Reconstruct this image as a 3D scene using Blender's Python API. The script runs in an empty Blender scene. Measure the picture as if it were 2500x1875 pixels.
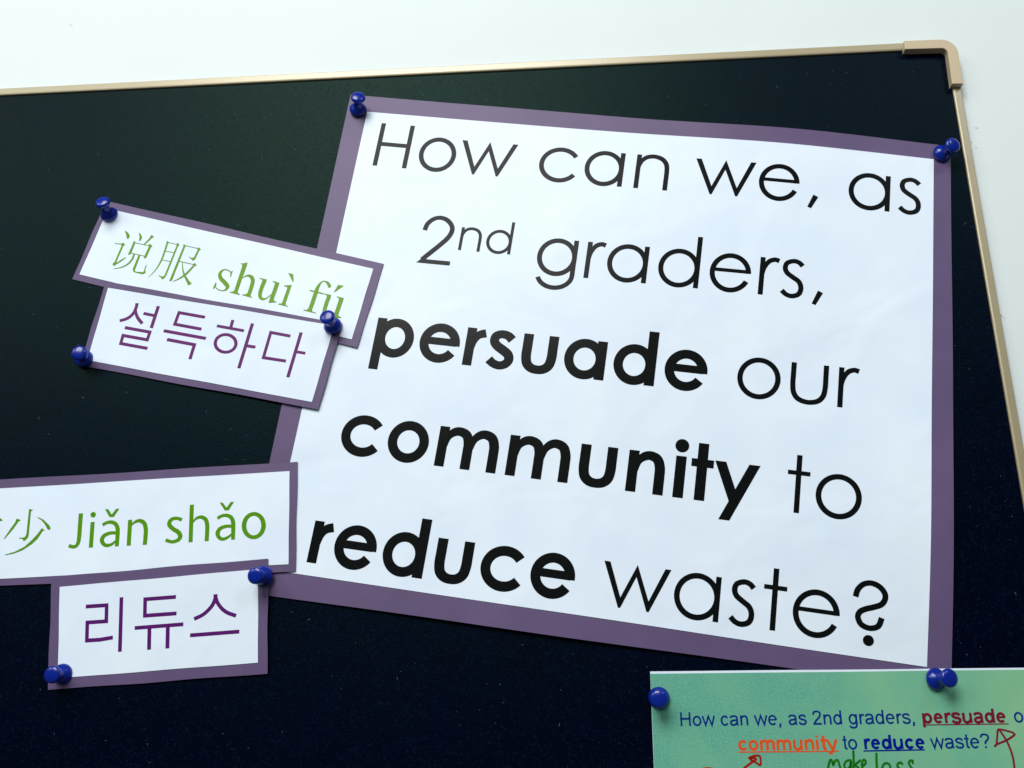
import bpy, bmesh, math, random
from mathutils import Vector, Matrix
from mathutils.geometry import tessellate_polygon

sc = bpy.context.scene
COL = sc.collection
# ------------------------------------------------------------------ camera
# Board coordinates: u to the right, v up, h out of the board, in millimetres.
# World: X = u, Z = v, Y = -h (metres).  The camera stands 0.45 m in front of the board.
def W(u, v, h=0.0):
    return Vector((u * .001, -h * .001, v * .001))
A = (0.99579679, -0.02698881, -0.08752352)
B = (-0.00164216, 0.95018467, -0.31168316)
N = (0.09157547, 0.31051681, 0.94614652)
cam_d = bpy.data.cameras.new("camera")
cam_d.sensor_width = 36.0
cam_d.lens = 36.0 * 2366.0 / 2500.0
cam_d.clip_start = 0.01
cam_d.clip_end = 50
cam = bpy.data.objects.new("camera", cam_d)
COL.objects.link(cam)
right = Vector((A[0], N[0], -B[0])); up = -Vector((A[1], N[1], -B[1])); back = -Vector((A[2], N[2], -B[2]))
R = Matrix((right, up, back)).transposed().to_4x4()
R.translation = Vector((0, -0.45, 0))
cam.matrix_world = R
sc.camera = cam

# ------------------------------------------------------------------ room light
world = bpy.data.worlds.new("World"); sc.world = world
world.use_nodes = True
bg = world.node_tree.nodes["Background"]
bg.inputs[0].default_value = (0.80, 0.93, 1.0, 1)
bg.inputs[1].default_value = 0.10

def area(name, loc, target, sx, sy, power, color):
    l = bpy.data.lights.new(name, 'AREA'); l.shape = 'RECTANGLE'; l.size = sx; l.size_y = sy
    l.energy = power; l.color = color
    o = bpy.data.objects.new(name, l); COL.objects.link(o)
    o.location = loc
    o.rotation_euler = (Vector(target) - Vector(loc)).to_track_quat('-Z', 'Y').to_euler()
    return o
# ceiling panels of the classroom and one added fill, up and in front of the board
area('ceiling_and_fill_light', (-.40, -1.45, 1.25), (-.05, 0, .2), .85, 1.0, 35, (1.0, .99, .97))
area('ceiling_and_fill_light', (-1.65, -1.5, 1.15), (-.2, 0, .2), .9, .8, 11, (.90, 1.0, .90))  # added greenish fill from far left, carries the felt's sheen leftward
area('ceiling_and_fill_light', (1.1, -1.5, 1.5), (.05, 0, .2), .5, .5, 6.5, (.86, .95, 1.0))
sc.view_settings.view_transform = 'Standard'
sc.view_settings.look = 'None'
sc.view_settings.exposure = 0
sc.view_settings.gamma = 1
sc.render.engine = 'CYCLES'
sc.cycles.max_bounces = 6

# ------------------------------------------------------------------ materials
def lin(r, g, b, k=1.0):
    f = lambda c: (c / 255 / 12.92 if c / 255 <= .04045 else ((c / 255 + .055) / 1.055) ** 2.4) * k
    return (f(r), f(g), f(b), 1)

class Mat:
    def __init__(s, name):
        s.m = bpy.data.materials.new(name); s.m.use_nodes = True
        s.nt = s.m.node_tree; s.p = s.nt.nodes["Principled BSDF"]
        s.tc = s.nt.nodes.new('ShaderNodeTexCoord')
    def set(s, **kw):
        for k, v in kw.items():
            s.p.inputs[k.replace('_', ' ')].default_value = v
        return s
    def noise(s, scale, detail=4, rough=.5, dist=0.0, stretch=None):
        n = s.nt.nodes.new('ShaderNodeTexNoise'); n.inputs['Scale'].default_value = scale
        n.inputs['Detail'].default_value = detail; n.inputs['Roughness'].default_value = rough
        n.inputs['Distortion'].default_value = dist
        if stretch:
            mp = s.nt.nodes.new('ShaderNodeMapping'); mp.inputs['Scale'].default_value = stretch
            s.nt.links.new(s.tc.outputs['Object'], mp.inputs['Vector']); s.nt.links.new(mp.outputs[0], n.inputs['Vector'])
        else:
            s.nt.links.new(s.tc.outputs['Object'], n.inputs['Vector'])
        return n.outputs['Fac']
    def ramp(s, fac, stops):
        r = s.nt.nodes.new('ShaderNodeValToRGB'); e = r.color_ramp.elements
        while len(e) < len(stops): e.new(.5)
        for k, (p, c) in zip(e, stops): k.position = p; k.color = c
        s.nt.links.new(fac, r.inputs['Fac']); return r.outputs['Color']
    def mix(s, fac, a, b, mode='MIX'):
        n = s.nt.nodes.new('ShaderNodeMix'); n.data_type = 'RGBA'; n.blend_type = mode
        for i, v in ((0, fac), (6, a), (7, b)):
            if isinstance(v, (int, float, tuple)): n.inputs[i].default_value = v
            else: s.nt.links.new(v, n.inputs[i])
        return n.outputs[2]
    def color(s, c):
        if isinstance(c, tuple): s.p.inputs['Base Color'].default_value = c
        else: s.nt.links.new(c, s.p.inputs['Base Color'])
        return s
    def bump(s, *layers):
        prev = None
        for fac, strength, dist in layers:
            b = s.nt.nodes.new('ShaderNodeBump'); b.inputs['Strength'].default_value = strength; b.inputs['Distance'].default_value = dist
            s.nt.links.new(fac, b.inputs['Height'])
            if prev: s.nt.links.new(prev, b.inputs['Normal'])
            prev = b.outputs['Normal']
        s.nt.links.new(prev, s.p.inputs['Normal'])
        return s

M = {}
m = Mat("wall_paint"); M['wall'] = m.m
m.color(m.mix(m.noise(9, 3), lin(212,223,224), lin(218,228,228))).set(Roughness=.6)
m.bump((m.noise(14, 3), .2, .004), (m.noise(900, 3), .12, .0004))

m = Mat("felt"); M['felt'] = m.m
fib = m.noise(620, 8, .75); cl = m.noise(55, 5, .6)
base = m.ramp(fib, [(.3, (.0000,.0002,.0060,1)), (.62, (.0001,.0009,.0150,1)), (.8, (.0035,.011,.055,1))])
m.color(m.mix(cl, base, m.mix(.55, base, (0, 0, 0, 1)))).set(Roughness=.35, Sheen_Weight=0, Sheen_Roughness=.5, Sheen_Tint=(.35,.8,.6,1), Specular_IOR_Level=.072, Specular_Tint=(.42, 1, .58, 1))
m.bump((m.noise(1100, 5, .7), .4, .0003))

def paper(key, c1, c2, spec=.05, rough=.4, wr=.36, coat=.13, coatr=.22, grain=900):
    m = Mat(key); M[key] = m.m
    m.color(m.mix(m.ramp(m.noise(26, 4), [(.35, (0, 0, 0, 1)), (.65, (1, 1, 1, 1))]), c1, c2)).set(Roughness=rough, Coat_Weight=coat, Coat_Roughness=coatr, Specular_IOR_Level=spec)
    m.bump((m.noise(22, 2, .5, .6), wr, .0035), (m.noise(grain, 3), .05, .0003))
    return m
paper('white_paper', lin(222,235,250), lin(228,240,252))
paper('purple_card', lin(93,78,113), lin(99,83,119), rough=.5, coat=.3, coatr=.38)
def ink(key, c, coat=.13, var=.12):
    m = Mat(key); M[key] = m.m
    sp = m.noise(1600, 2); c2 = tuple(min(1, x * (1 + var) + .004) for x in c[:3]) + (1,)
    m.color(m.mix(m.ramp(sp, [(.55, (0, 0, 0, 1)), (.72, (1, 1, 1, 1))]), c, c2)).set(Roughness=.5, Specular_IOR_Level=.02, Coat_Weight=coat, Coat_Roughness=.22)
    m.bump((m.noise(22, 2, .5, .6), .22, .0035), (sp, .7, .0004))
ink('black', lin(8,12,12))
ink('green_a', lin(106, 153, 32)); ink('green_b', lin(84, 144, 16))
ink('plum_a', lin(106, 48, 108)); ink('plum_b', lin(88, 26, 104))
ink('ink_navy', lin(8, 44, 124),.1); ink('ink_blue', lin(4, 26, 132),.1); ink('ink_maroon', lin(116, 24, 52),.1); ink('ink_orange', lin(216, 86, 34),.1)
ink('pen_green', lin(20, 112, 14),.1); ink('pen_red', lin(158, 26, 14),.1); ink('pen_maroon', lin(122, 28, 50),.1); ink('pen_brown', lin(160, 84, 24),.1)

m = Mat("wash_print"); M['wash'] = m.m
grad = m.nt.nodes.new('ShaderNodeSeparateXYZ'); m.nt.links.new(m.tc.outputs['Object'], grad.inputs[0])
sm = m.nt.nodes.new('ShaderNodeMath'); sm.operation = 'MULTIPLY_ADD'; sm.inputs[1].default_value = 2.2
m.nt.links.new(grad.outputs['X'], sm.inputs[0]); m.nt.links.new(m.noise(13, 5, .6, .8), sm.inputs[2])
g1 = m.ramp(sm.outputs[0], [(.30, lin(88, 164, 146)), (.5, lin(108, 178, 146)), (.72, lin(138, 190, 142))])
m.color(m.mix(m.ramp(m.noise(1300, 3), [(.4, (0, 0, 0, 1)), (.75, (1, 1, 1, 1))]), g1, lin(122, 182, 150))).set(Roughness=.5, Specular_IOR_Level=.1, Coat_Weight=.1, Coat_Roughness=.3)
m.bump((m.noise(1400, 3), .08, .0003), (m.noise(16, 2), .2, .004))

m = Mat("anodised_frame"); M['frame'] = m.m
m.color(m.mix(m.noise(40, 3, .5, 0, (.3, 1, 1)), lin(156,144,112), lin(164,152,122))).set(Roughness=.4, Metallic=.15, Specular_IOR_Level=.5, Coat_Weight=.6, Coat_Roughness=.26)
m.bump((m.noise(260, 4, .6, 0, (.15, 1, 1)), .06, .0004))
m = Mat("corner_plastic"); M['corner'] = m.m
m.color(m.mix(m.noise(30, 3), lin(190,172,140), lin(196,179,148))).set(Roughness=.5)
m.bump((m.noise(700, 3), .06, .0003))
m = Mat("blue_plastic"); M['pin'] = m.m
m.color(m.mix(m.noise(120, 2), lin(2,29,132), lin(3,38,145))).set(Roughness=.26, Specular_IOR_Level=.3, Coat_Weight=.3, Coat_Roughness=.07)
m.bump((m.noise(260, 2), .05, .0004))
m = Mat("steel"); M['steel'] = m.m
m.color((.6, .6, .62, 1)).set(Metallic=1.0, Roughness=.3)
m = Mat("lint"); M['lint'] = m.m
m.color(m.mix(m.noise(200, 1), lin(60, 80, 92), lin(120, 145, 150))).set(Roughness=.9)
m = Mat("nap"); M['nap'] = m.m
m.color(m.mix(m.noise(700, 2), (.001,.004,.020,1), (.014,.035,.080,1))).set(Roughness=.8, Specular_IOR_Level=.06, Specular_Tint=(.4, 1, .7, 1))
m = Mat("scuff"); M['scuff'] = m.m
m.color(m.mix(m.ramp(m.noise(900, 3), [(.4, (0, 0, 0, 1)), (.6, (1, 1, 1, 1))]), lin(150, 165, 165), lin(205, 218, 218))).set(Roughness=.7)

# ------------------------------------------------------------------ object helpers
def tag(o, label=None, cat=None, group=None, kind=None):
    for k, v in (('label', label), ('category', cat), ('group', group), ('kind', kind)):
        if v: o[k] = v
    return o
def mesh_obj(name, verts, faces, mat, parent=None, smooth=False, origin=None):
    o0 = Vector(origin) if origin is not None else Vector((0, 0, 0))
    me = bpy.data.meshes.new(name)
    me.from_pydata([tuple(Vector(v) - o0) for v in verts], [], faces)
    me.materials.append(M[mat])
    if smooth: me.polygons.foreach_set('use_smooth', [True] * len(me.polygons))
    me.update()
    o = bpy.data.objects.new(name, me); COL.objects.link(o)
    o.location = o0
    if parent is not None:
        o.parent = parent; o.location = o0 - parent_loc(parent)
    return o
def parent_loc(p):
    l = p.location.copy()
    while p.parent: p = p.parent; l += p.location
    return l
def empty(name, loc):
    o = bpy.data.objects.new(name, None); o.empty_display_size = .01; COL.objects.link(o); o.location = loc
    return o

# ------------------------------------------------------------------ sheets and their curl
def crv(p, t):
    n = len(p) - 1; x = min(max(t, 0), 1) * n; i = min(int(x), n - 1); f = x - i
    g = lambda k: p[k] if 0 <= k <= n else (2 * p[0] - p[1] if k < 0 else 2 * p[n] - p[n - 1])
    a, b, c, d = g(i - 1), g(i), g(i + 1), g(i + 2)
    return b + .5 * f * (c - a + f * (2 * a - 5 * b + 4 * c - d + f * (3 * (b - c) + d - a)))
POSTER_LIFT = [[.4,.6,1.6,4.2,.4],[.4,.8,2.4,3.0,1.6],[.4,.6,1.2,1.6,3.0],[.5,.6,.8,1.4,4.6],[.4,2.0,2.4,.8,.4]]   # mm off the felt
def inv_bil(Q, u, v):
    s = t = .5
    for _ in range(7):
        w = ((1 - s) * (1 - t), s * (1 - t), s * t, (1 - s) * t)
        px = sum(a * q[0] for a, q in zip(w, Q)) - u; py = sum(a * q[1] for a, q in zip(w, Q)) - v
        sx = (Q[1][0] - Q[0][0]) * (1 - t) + (Q[2][0] - Q[3][0]) * t; sy = (Q[1][1] - Q[0][1]) * (1 - t) + (Q[2][1] - Q[3][1]) * t
        tx = (Q[3][0] - Q[0][0]) * (1 - s) + (Q[2][0] - Q[1][0]) * s; ty = (Q[3][1] - Q[0][1]) * (1 - s) + (Q[2][1] - Q[1][1]) * s
        det = sx * ty - sy * tx
        s -= (px * ty - py * tx) / det; t -= (sx * py - sy * px) / det
    return s, t
class Sheet:
    def __init__(s, Q, h):
        s.Q, s.h = Q, h
    def st_h(s, a, b):
        if s.h is None: return crv([crv(r, a) for r in POSTER_LIFT], b)
        h = s.h; return h[0]*(1-a)*(1-b) + h[1]*a*(1-b) + h[2]*a*b + h[3]*(1-a)*b
    def top(s, u, v):
        return s.st_h(*inv_bil(s.Q, u, v))
def lerp_quad(Q, a, b):
    return tuple(Q[0][k]*(1-a)*(1-b) + Q[1][k]*a*(1-b) + Q[2][k]*a*b + Q[3][k]*(1-a)*b for k in (0, 1))
def sheet_mesh(name, Q, top, off, thick, mat, parent, nx, ny, seed=1, wob=.12):
    """closed thin slab following the curl; its cut edge wanders a little"""
    rnd = random.Random(seed); ph = [rnd.uniform(0, 6.28) for _ in range(8)]
    vs, fs = [], []
    def P(i, j, dz):
        a, b = i / nx, j / ny
        u, v = lerp_quad(Q, a, b)
        e = 0
        if i in (0, nx): u += wob * math.sin(b * 9 + ph[i > 0]) * math.sin(b * math.pi)
        if j in (0, ny): v += wob * math.sin(a * 11 + ph[2 + (j > 0)]) * math.sin(a * math.pi)
        return W(u, v, top(u, v) + dz)
    for dz in (off, off - thick):
        for j in range(ny + 1):
            for i in range(nx + 1): vs.append(P(i, j, dz))
    L = (nx + 1) * (ny + 1); k = lambda i, j: j * (nx + 1) + i
    for j in range(ny):
        for i in range(nx):
            a, b, c, d = k(i, j), k(i, j + 1), k(i + 1, j + 1), k(i + 1, j)
            fs.append((a, b, c, d)); fs.append((a + L, d + L, c + L, b + L))
    ring = [k(i, 0) for i in range(nx)] + [k(nx, j) for j in range(ny)] + [k(i, ny) for i in range(nx, 0, -1)] + [k(0, j) for j in range(ny, 0, -1)]
    for a, b in zip(ring, ring[1:] + ring[:1]): fs.append((a, b, b + L, a + L))
    o = mesh_obj(name, vs, fs, mat, parent, origin=vs[k(nx // 2, ny // 2)])
    me = o.data; me.polygons.foreach_set('use_smooth', [i < 2 * nx * ny for i in range(len(me.polygons))])
    me.update()
    # keep the cut edge crisp
    bm = bmesh.new(); bm.from_mesh(me)
    for e in bm.edges:
        if len(e.link_faces) == 2 and e.calc_face_angle(0) > .8: e.smooth = False
    bm.to_mesh(me); bm.free()
    return o

# ------------------------------------------------------------------ flat print: strokes and outlines laid on a sheet
def smooth_path(pts, sub=6, closed=False):
    n = len(pts); out = []
    rng = range(n) if closed else range(n - 1)
    for i in rng:
        g = lambda k: pts[k % n] if closed else pts[min(max(k, 0), n - 1)]
        a, b, c, d = g(i - 1), g(i), g(i + 1), g(i + 2)
        for s in range(sub):
            f = s / sub
            out.append(tuple(b[k] + .5*f*(c[k]-a[k] + f*(2*a[k]-5*b[k]+4*c[k]-d[k] + f*(3*(b[k]-c[k])+d[k]-a[k]))) for k in range(3)))
    if not closed: out.append(tuple(pts[-1][:3]))
    return out
def ribbon(path, closed=False):
    """path of (x, y, width) -> triangles with mitred joints and butt ends"""
    n = len(path); L, Rr = [], []
    for i in range(n):
        x, y, w = path[i]
        if closed: a, b = path[i - 1], path[(i + 1) % n]
        else: a, b = path[max(i - 1, 0)], path[min(i + 1, n - 1)]
        d1 = Vector((x - a[0], y - a[1])); d2 = Vector((b[0] - x, b[1] - y))
        if d1.length < 1e-9: d1 = d2
        if d2.length < 1e-9: d2 = d1
        d1.normalize(); d2.normalize()
        t = (d1 + d2); t = t.normalized() if t.length > 1e-6 else d1
        nn = Vector((-t.y, t.x)); c = max(.35, nn.dot(Vector((-d1.y, d1.x))))
        o = nn * (w * .5 / c)
        L.append((x + o.x, y + o.y)); Rr.append((x - o.x, y - o.y))
    tr = []
    for i in range(n if closed else n - 1):
        j = (i + 1) % n
        tr.append((Rr[i], Rr[j], L[j])); tr.append((Rr[i], L[j], L[i]))
    return tr
def disc(x, y, r, n=20):
    P = [(x + r * math.cos(6.2832 * i / n), y + r * math.sin(6.2832 * i / n)) for i in range(n)]
    return [((x, y), P[i], P[(i + 1) % n]) for i in range(n)]
def poly(P):
    idx = tessellate_polygon([[Vector((p[0], p[1], 0)) for p in P]])
    return [tuple(P[i] for i in t) for t in idx]
def prim_tris(pr):
    """list of layers, each a list of 2D triangles"""
    k = pr[0]
    if k == 'p': return [poly(pr[1])]
    if k == 's': return [ribbon([(p[0], p[1], pr[1]) for p in pr[2]])]
    if k == 'c': return [ribbon(smooth_path(pr[1]))]
    if k == 'k': return [ribbon(smooth_path(pr[1])), disc(*pr[1][0][:2], pr[1][0][2] / 2), disc(*pr[1][-1][:2], pr[1][-1][2] / 2)]
    if k == 'o': return [ribbon([tuple(p) for p in pr[1]], True)]
    if k == 'd': return [disc(pr[1], pr[2], pr[3], 28)]
    if k == 'e':
        _, cx, cy, rx, ry, w, a0, a1 = pr
        full = abs(a1 - a0) >= 360; n = max(8, int(abs(a1 - a0) / 7))
        P = []
        for i in range(n if full else n + 1):
            t = math.radians(a0 + (a1 - a0) * i / n)
            P.append((cx + (rx - w / 2) * math.cos(t), cy + (ry - w / 2) * math.sin(t), w))
        return [ribbon(P, full)]
def split_tris(tris, lim):
    out = []; st = list(tris)
    while st:
        t = st.pop()
        d = [math.dist(t[i], t[(i + 1) % 3]) for i in range(3)]
        m_ = max(d)
        if m_ <= lim: out.append(t); continue
        i = d.index(m_); a, b, c = t[i], t[(i + 1) % 3], t[(i + 2) % 3]
        mid = ((a[0] + b[0]) / 2, (a[1] + b[1]) / 2)
        st.append((a, mid, c)); st.append((mid, b, c))
    return out
def print_obj(name, groups, top, off, mat, parent, lim=200.0, layer0=0, label=None):
    """groups: one list of prims per character; prims of one character are stacked a few microns apart"""
    vs, fs = [], []; idx = {}
    for prims in groups:
        lay = layer0
        for pr in prims:
            for tris in prim_tris(pr):
                for t in split_tris(tris, lim):
                    ar = (t[1][0]-t[0][0])*(t[2][1]-t[0][1]) - (t[1][1]-t[0][1])*(t[2][0]-t[0][0])
                    if abs(ar) < 1e-7: continue
                    if ar < 0: t = (t[0], t[2], t[1])
                    f = []
                    for p in t:
                        key = (round(p[0], 4), round(p[1], 4), lay)
                        if key not in idx:
                            idx[key] = len(vs); vs.append(W(p[0], p[1], top(p[0], p[1]) + off + lay * .008))
                        f.append(idx[key])
                    if len(set(f)) == 3: fs.append(tuple(f))
                lay += 1
    c = sum((Vector(v) for v in vs), Vector()) / len(vs)
    o = mesh_obj(name, vs, fs, mat, parent, smooth=True, origin=c)
    if label: o['label'] = label
    return o

DATA = {
 'sheets': {
  'poster': {'outer': [[-131.57, 319.24], [182.45, 269.12], [147.01, 4.73], [-169.4, 48.92]], 'inner': [[-121.6, 307.49], [172.94, 261.61], [138.05, 14.55], [-157.63, 59.22]], 'h': None},
  'shui': {'outer': [[-264.3, 259.6], [-108.25, 215.08], [-119.71, 169.14], [-276.81, 213.48]], 'inner': [[-262.35, 254.56], [-113.53, 212.41], [-122.66, 173.63], [-273.05, 215.99]], 'h': [0.6, 1.3, 1.8, 0.6]},
  'seol': {'outer': [[-257.4, 211.05], [-127.71, 182.03], [-137.69, 137.08], [-265.36, 164.56]], 'inner': [[-255.5, 207.18], [-131.86, 180.98], [-140.87, 140.92], [-261.51, 167.16]], 'h': [1.5, 2.7, 2.2, 0.6]},
  'jian': {'outer': [[-332.71, 103.61], [-146.32, 110.86], [-143.29, 58.05], [-322.37, 51.5]], 'inner': [[-327.33, 99.28], [-149.84, 106.26], [-146.86, 61.34], [-318.65, 54.96]], 'h': [0.6, 1.5, 1.8, 0.6]},
  'ri': {'outer': [[-263.12, 56.7], [-156.79, 64.02], [-153.24, 12.01], [-257.37, 4.95]], 'inner': [[-258.16, 51.82], [-161.13, 59.1], [-158.03, 16.87], [-253.14, 10.1]], 'h': [1.75, 2.65, 1.2, 0.7]},
  'card': {'outer': [[19.82, 12.85], [199.81, 14.38], [199.67, -105.62], [19.68, -107.15]], 'inner': [[19.87, 11.85], [197.81, 13.61], [198.67, -104.63], [19.73, -106.15]], 'h': [0.9, 1.25, 0.8, 0.8]},
 },
 'fit': {
  '1': [-0.156319, 255.471531],
  '2': [-0.146744, 201.994223],
  '3': [-0.151279, 148.689913],
  '4': [-0.153637, 95.641058],
  '5': [-0.151679, 41.33046],
 },
 'pins': {
  'poster_tl': [-126.78, 308.73, 0.7, 2.55, 2.16],
  'poster_tr': [176.92, 264.39, 0.9, 3.22, -0.48],
  'shui_tl': [-261.01, 250.78, 0.9, 0.4, 3.2],
  'seol_tr': [-132.41, 180.6, 2.9, -0.55, 1.44],
  'seol_bl': [-263.2, 167.79, 0.9, 2.57, -0.06],
  'ri_tr': [-158.15, 56.01, 2.8, -0.51, -1.23],
  'ri_bl': [-250.89, 12.05, 0.9, 0.19, -0.66],
  'card_tl': [23.15, 1.82, 1.2, -0.72, -0.45],
  'card_tr': [140.76, 9.55, 1.4, 3.5, 0.31],
 },
 'placed': [
  [1, 'H', -118.5],
  [1, 'o', -94.48],
  [1, 'w', -72.31],
  [1, 'c', -29.12],
  [1, 'a', -4.99],
  [1, 'n', 21.46],
  [1, 'w', 51.86],
  [1, 'e', 84.3],
  [1, ',', 109.07],
  [1, 'a', 128.73],
  [1, 's', 153.0],
  [2, '2', -92.34],
  [2, 'n_', -71.86],
  [2, 'd_', -57.93],
  [2, 'g', -30.52],
  [2, 'r', -5.62],
  [2, 'a', 5.26],
  [2, 'd', 30.87],
  [2, 'e', 56.29],
  [2, 'r', 80.41],
  [2, 's', 90.76],
  [2, ',', 106.39],
  [3, 'p', -114.0],
  [3, 'e', -90.57],
  [3, 'r', -67.39],
  [3, 's', -56.03],
  [3, 'u', -38.67],
  [3, 'a', -17.43],
  [3, 'd', 6.81],
  [3, 'e', 31.62],
  [3, 'o', 66.26],
  [3, 'u', 91.04],
  [3, 'r', 113.08],
  [4, 'c', -128.38],
  [4, 'o', -104.79],
  [4, 'm', -80.22],
  [4, 'm', -45.58],
  [4, 'u', -11.22],
  [4, 'n', 11.65],
  [4, 'i', 33.59],
  [4, 't', 40.86],
  [4, 'y', 51.67],
  [4, 't', 84.87],
  [4, 'o', 97.75],
  [5, 'r', -140.17],
  [5, 'e', -128.42],
  [5, 'd', -104.72],
  [5, 'u', -79.71],
  [5, 'c', -57.99],
  [5, 'e', -34.62],
  [5, 'w', -1.9],
  [5, 'a', 30.74],
  [5, 's', 55.31],
  [5, 't', 69.92],
  [5, 'e', 82.99],
  [5, '?', 108.12],
 ],
 'scuffs': [
  [[192.2, 281.81], [193.51, 281.01]],
  [[197.21, 281.28], [198.89, 280.21]],
  [[195.58, 269.79], [196.65, 268.77]],
  [[194.03, 178.38], [196.45, 175.53]],
  [[-306.01, 381.39], [-303.01, 378.27]],
  [[193.88, 273.48], [194.51, 272.25]],
 ],
 'traced': [
  dict(sheet='shui', name='printed_character', mat='green_a', prims=[
   ['p', [[-251.2, 240.78], [-250.42, 240.53], [-249.17, 239.63], [-248.17, 238.34], [-247.79, 237.31], [-247.99, 236.3], [-248.81, 235.63], [-249.28, 236.01], [-250.0, 238.29], [-250.69, 239.79]]],
   ['p', [[-255.76, 233.93], [-254.96, 233.5], [-252.2, 233.07], [-250.83, 233.66], [-249.77, 232.21], [-250.64, 231.59], [-253.2, 222.68], [-253.01, 221.89], [-251.04, 223.53], [-248.47, 224.94], [-248.18, 224.58], [-250.77, 222.44], [-254.4, 220.0], [-255.43, 221.21], [-254.33, 222.51], [-251.68, 231.99], [-252.3, 232.59], [-255.35, 233.04]]],
   ['p', [[-243.05, 239.16], [-241.99, 238.58], [-241.05, 237.08], [-240.8, 235.79], [-241.35, 234.58], [-242.16, 234.09], [-242.39, 234.63], [-242.23, 236.6]]],
   ['p', [[-235.74, 237.62], [-234.0, 236.17], [-235.02, 235.78], [-238.66, 231.91], [-239.4, 232.21], [-236.65, 235.59]]],
   ['p', [[-245.26, 234.46], [-244.18, 233.75], [-244.24, 232.96], [-245.76, 226.91], [-246.35, 226.37], [-247.38, 226.33], [-247.14, 227.32], [-245.42, 233.1]]],
   ['s', 0.384, [[-244.37, 233.27], [-236.5, 231.11]]],
   ['p', [[-236.95, 231.39], [-235.7, 232.26], [-234.35, 230.71], [-235.04, 230.26], [-236.88, 224.33], [-237.39, 223.84], [-238.34, 223.88], [-238.12, 225.04], [-236.28, 230.66]]],
   ['s', 0.383, [[-245.77, 227.26], [-237.53, 224.93]]],
   ['c', [[-244.01, 226.39, 1.019], [-244.52, 224.02, 1.017], [-245.86, 221.7, 0.931], [-248.09, 219.94, 0.718], [-250.83, 218.89, 0.507], [-254.57, 218.28, 0.169]]],
   ['p', [[-241.37, 226.06], [-240.34, 225.7], [-242.31, 217.44], [-242.3, 216.71], [-241.44, 216.11], [-237.92, 215.75], [-237.24, 216.15], [-237.05, 217.86], [-236.49, 219.9], [-236.1, 219.71], [-236.58, 217.41], [-236.56, 216.55], [-236.08, 215.67], [-236.8, 214.92], [-237.98, 214.59], [-241.58, 215.56], [-242.88, 216.18], [-243.53, 217.06], [-243.54, 218.05]]],
  ]),
  dict(sheet='shui', name='printed_character', mat='green_a', prims=[
   ['c', [[-226.2, 232.91, 1.02], [-226.99, 228.23, 1.016], [-227.91, 223.93, 0.97], [-229.1, 220.31, 0.841], [-230.91, 216.73, 0.629], [-234.25, 212.5, 0.209]]],
   ['p', [[-226.53, 233.63], [-225.26, 232.61], [-225.79, 231.89], [-226.82, 232.59]]],
   ['s', 0.382, [[-225.66, 232.54], [-220.66, 231.13]]],
   ['p', [[-221.1, 231.36], [-220.46, 232.21], [-219.29, 230.63], [-220.06, 230.18], [-224.44, 213.67], [-224.98, 212.41], [-225.79, 211.37], [-226.77, 211.12], [-227.38, 212.17], [-228.98, 213.3], [-228.77, 213.55], [-227.05, 212.79], [-225.96, 212.79], [-225.4, 213.92], [-220.98, 230.36]]],
   ['s', 0.381, [[-227.04, 227.58], [-221.66, 226.34]]],
   ['s', 0.379, [[-228.15, 222.51], [-222.88, 221.11]]],
   ['p', [[-217.16, 231.27], [-215.78, 230.25], [-216.2, 229.27], [-221.03, 210.53], [-221.57, 209.92], [-222.49, 209.87], [-222.36, 210.8], [-217.21, 229.53]]],
   ['s', 0.381, [[-216.32, 230.36], [-208.91, 228.2]]],
   ['p', [[-209.26, 228.38], [-208.5, 228.92], [-207.21, 227.51], [-208.06, 227.11], [-209.63, 222.47], [-210.14, 221.63], [-211.24, 221.29], [-211.92, 222.27], [-213.37, 223.28], [-213.28, 223.58], [-211.7, 222.86], [-210.78, 223.0], [-210.43, 223.5], [-208.99, 227.42]]],
   ['s', 0.378, [[-218.42, 221.22], [-210.34, 218.97]]],
   ['p', [[-210.83, 219.08], [-209.62, 219.8], [-208.49, 218.33], [-209.56, 218.12], [-211.15, 216.09], [-213.28, 213.4], [-216.26, 211.18], [-220.42, 209.44], [-220.53, 209.7], [-217.49, 211.36], [-214.52, 213.67], [-212.37, 216.14], [-210.53, 218.51]]],
   ['c', [[-216.58, 220.41, 0.335], [-216.02, 216.94, 0.585], [-214.82, 213.47, 0.916], [-213.17, 210.63, 1.245], [-211.71, 208.44, 1.574]]],
   ['p', [[-212.8, 209.12], [-210.75, 208.83], [-210.15, 207.74], [-211.02, 207.65], [-211.83, 207.01], [-212.41, 207.83]]],
  ]),
  dict(sheet='shui', name='printed_word', mat='green_a', prims=[
   ['p', [[-188.46, 214.44], [-188.85, 212.74], [-189.24, 210.66], [-189.72, 210.83], [-189.66, 212.53], [-189.79, 213.91], [-189.17, 214.13]]],
   ['c', [[-189.36, 213.26, 0.476], [-190.68, 214.54, 0.667], [-192.69, 215.26, 0.668], [-194.55, 214.46, 1.335], [-195.37, 212.53, 1.809], [-194.48, 210.15, 2.089], [-192.17, 207.77, 2.273], [-190.54, 205.61, 2.078], [-191.02, 203.98, 1.415], [-192.63, 203.18, 0.66], [-194.74, 203.65, 0.566], [-196.47, 204.79, 0.567], [-197.43, 206.53, 0.568]]],
   ['p', [[-196.98, 208.45], [-196.53, 206.73], [-197.23, 205.55], [-197.75, 204.36], [-198.32, 204.52], [-197.73, 206.78]]],
   ['p', [[-185.06, 218.37], [-183.09, 218.53], [-180.96, 218.88], [-181.14, 217.32], [-184.6, 202.85], [-184.66, 201.65], [-183.4, 200.88], [-183.49, 200.4], [-188.99, 201.97], [-188.89, 202.35], [-186.94, 202.56], [-186.5, 203.65], [-183.7, 216.69], [-183.72, 217.82]]],
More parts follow.
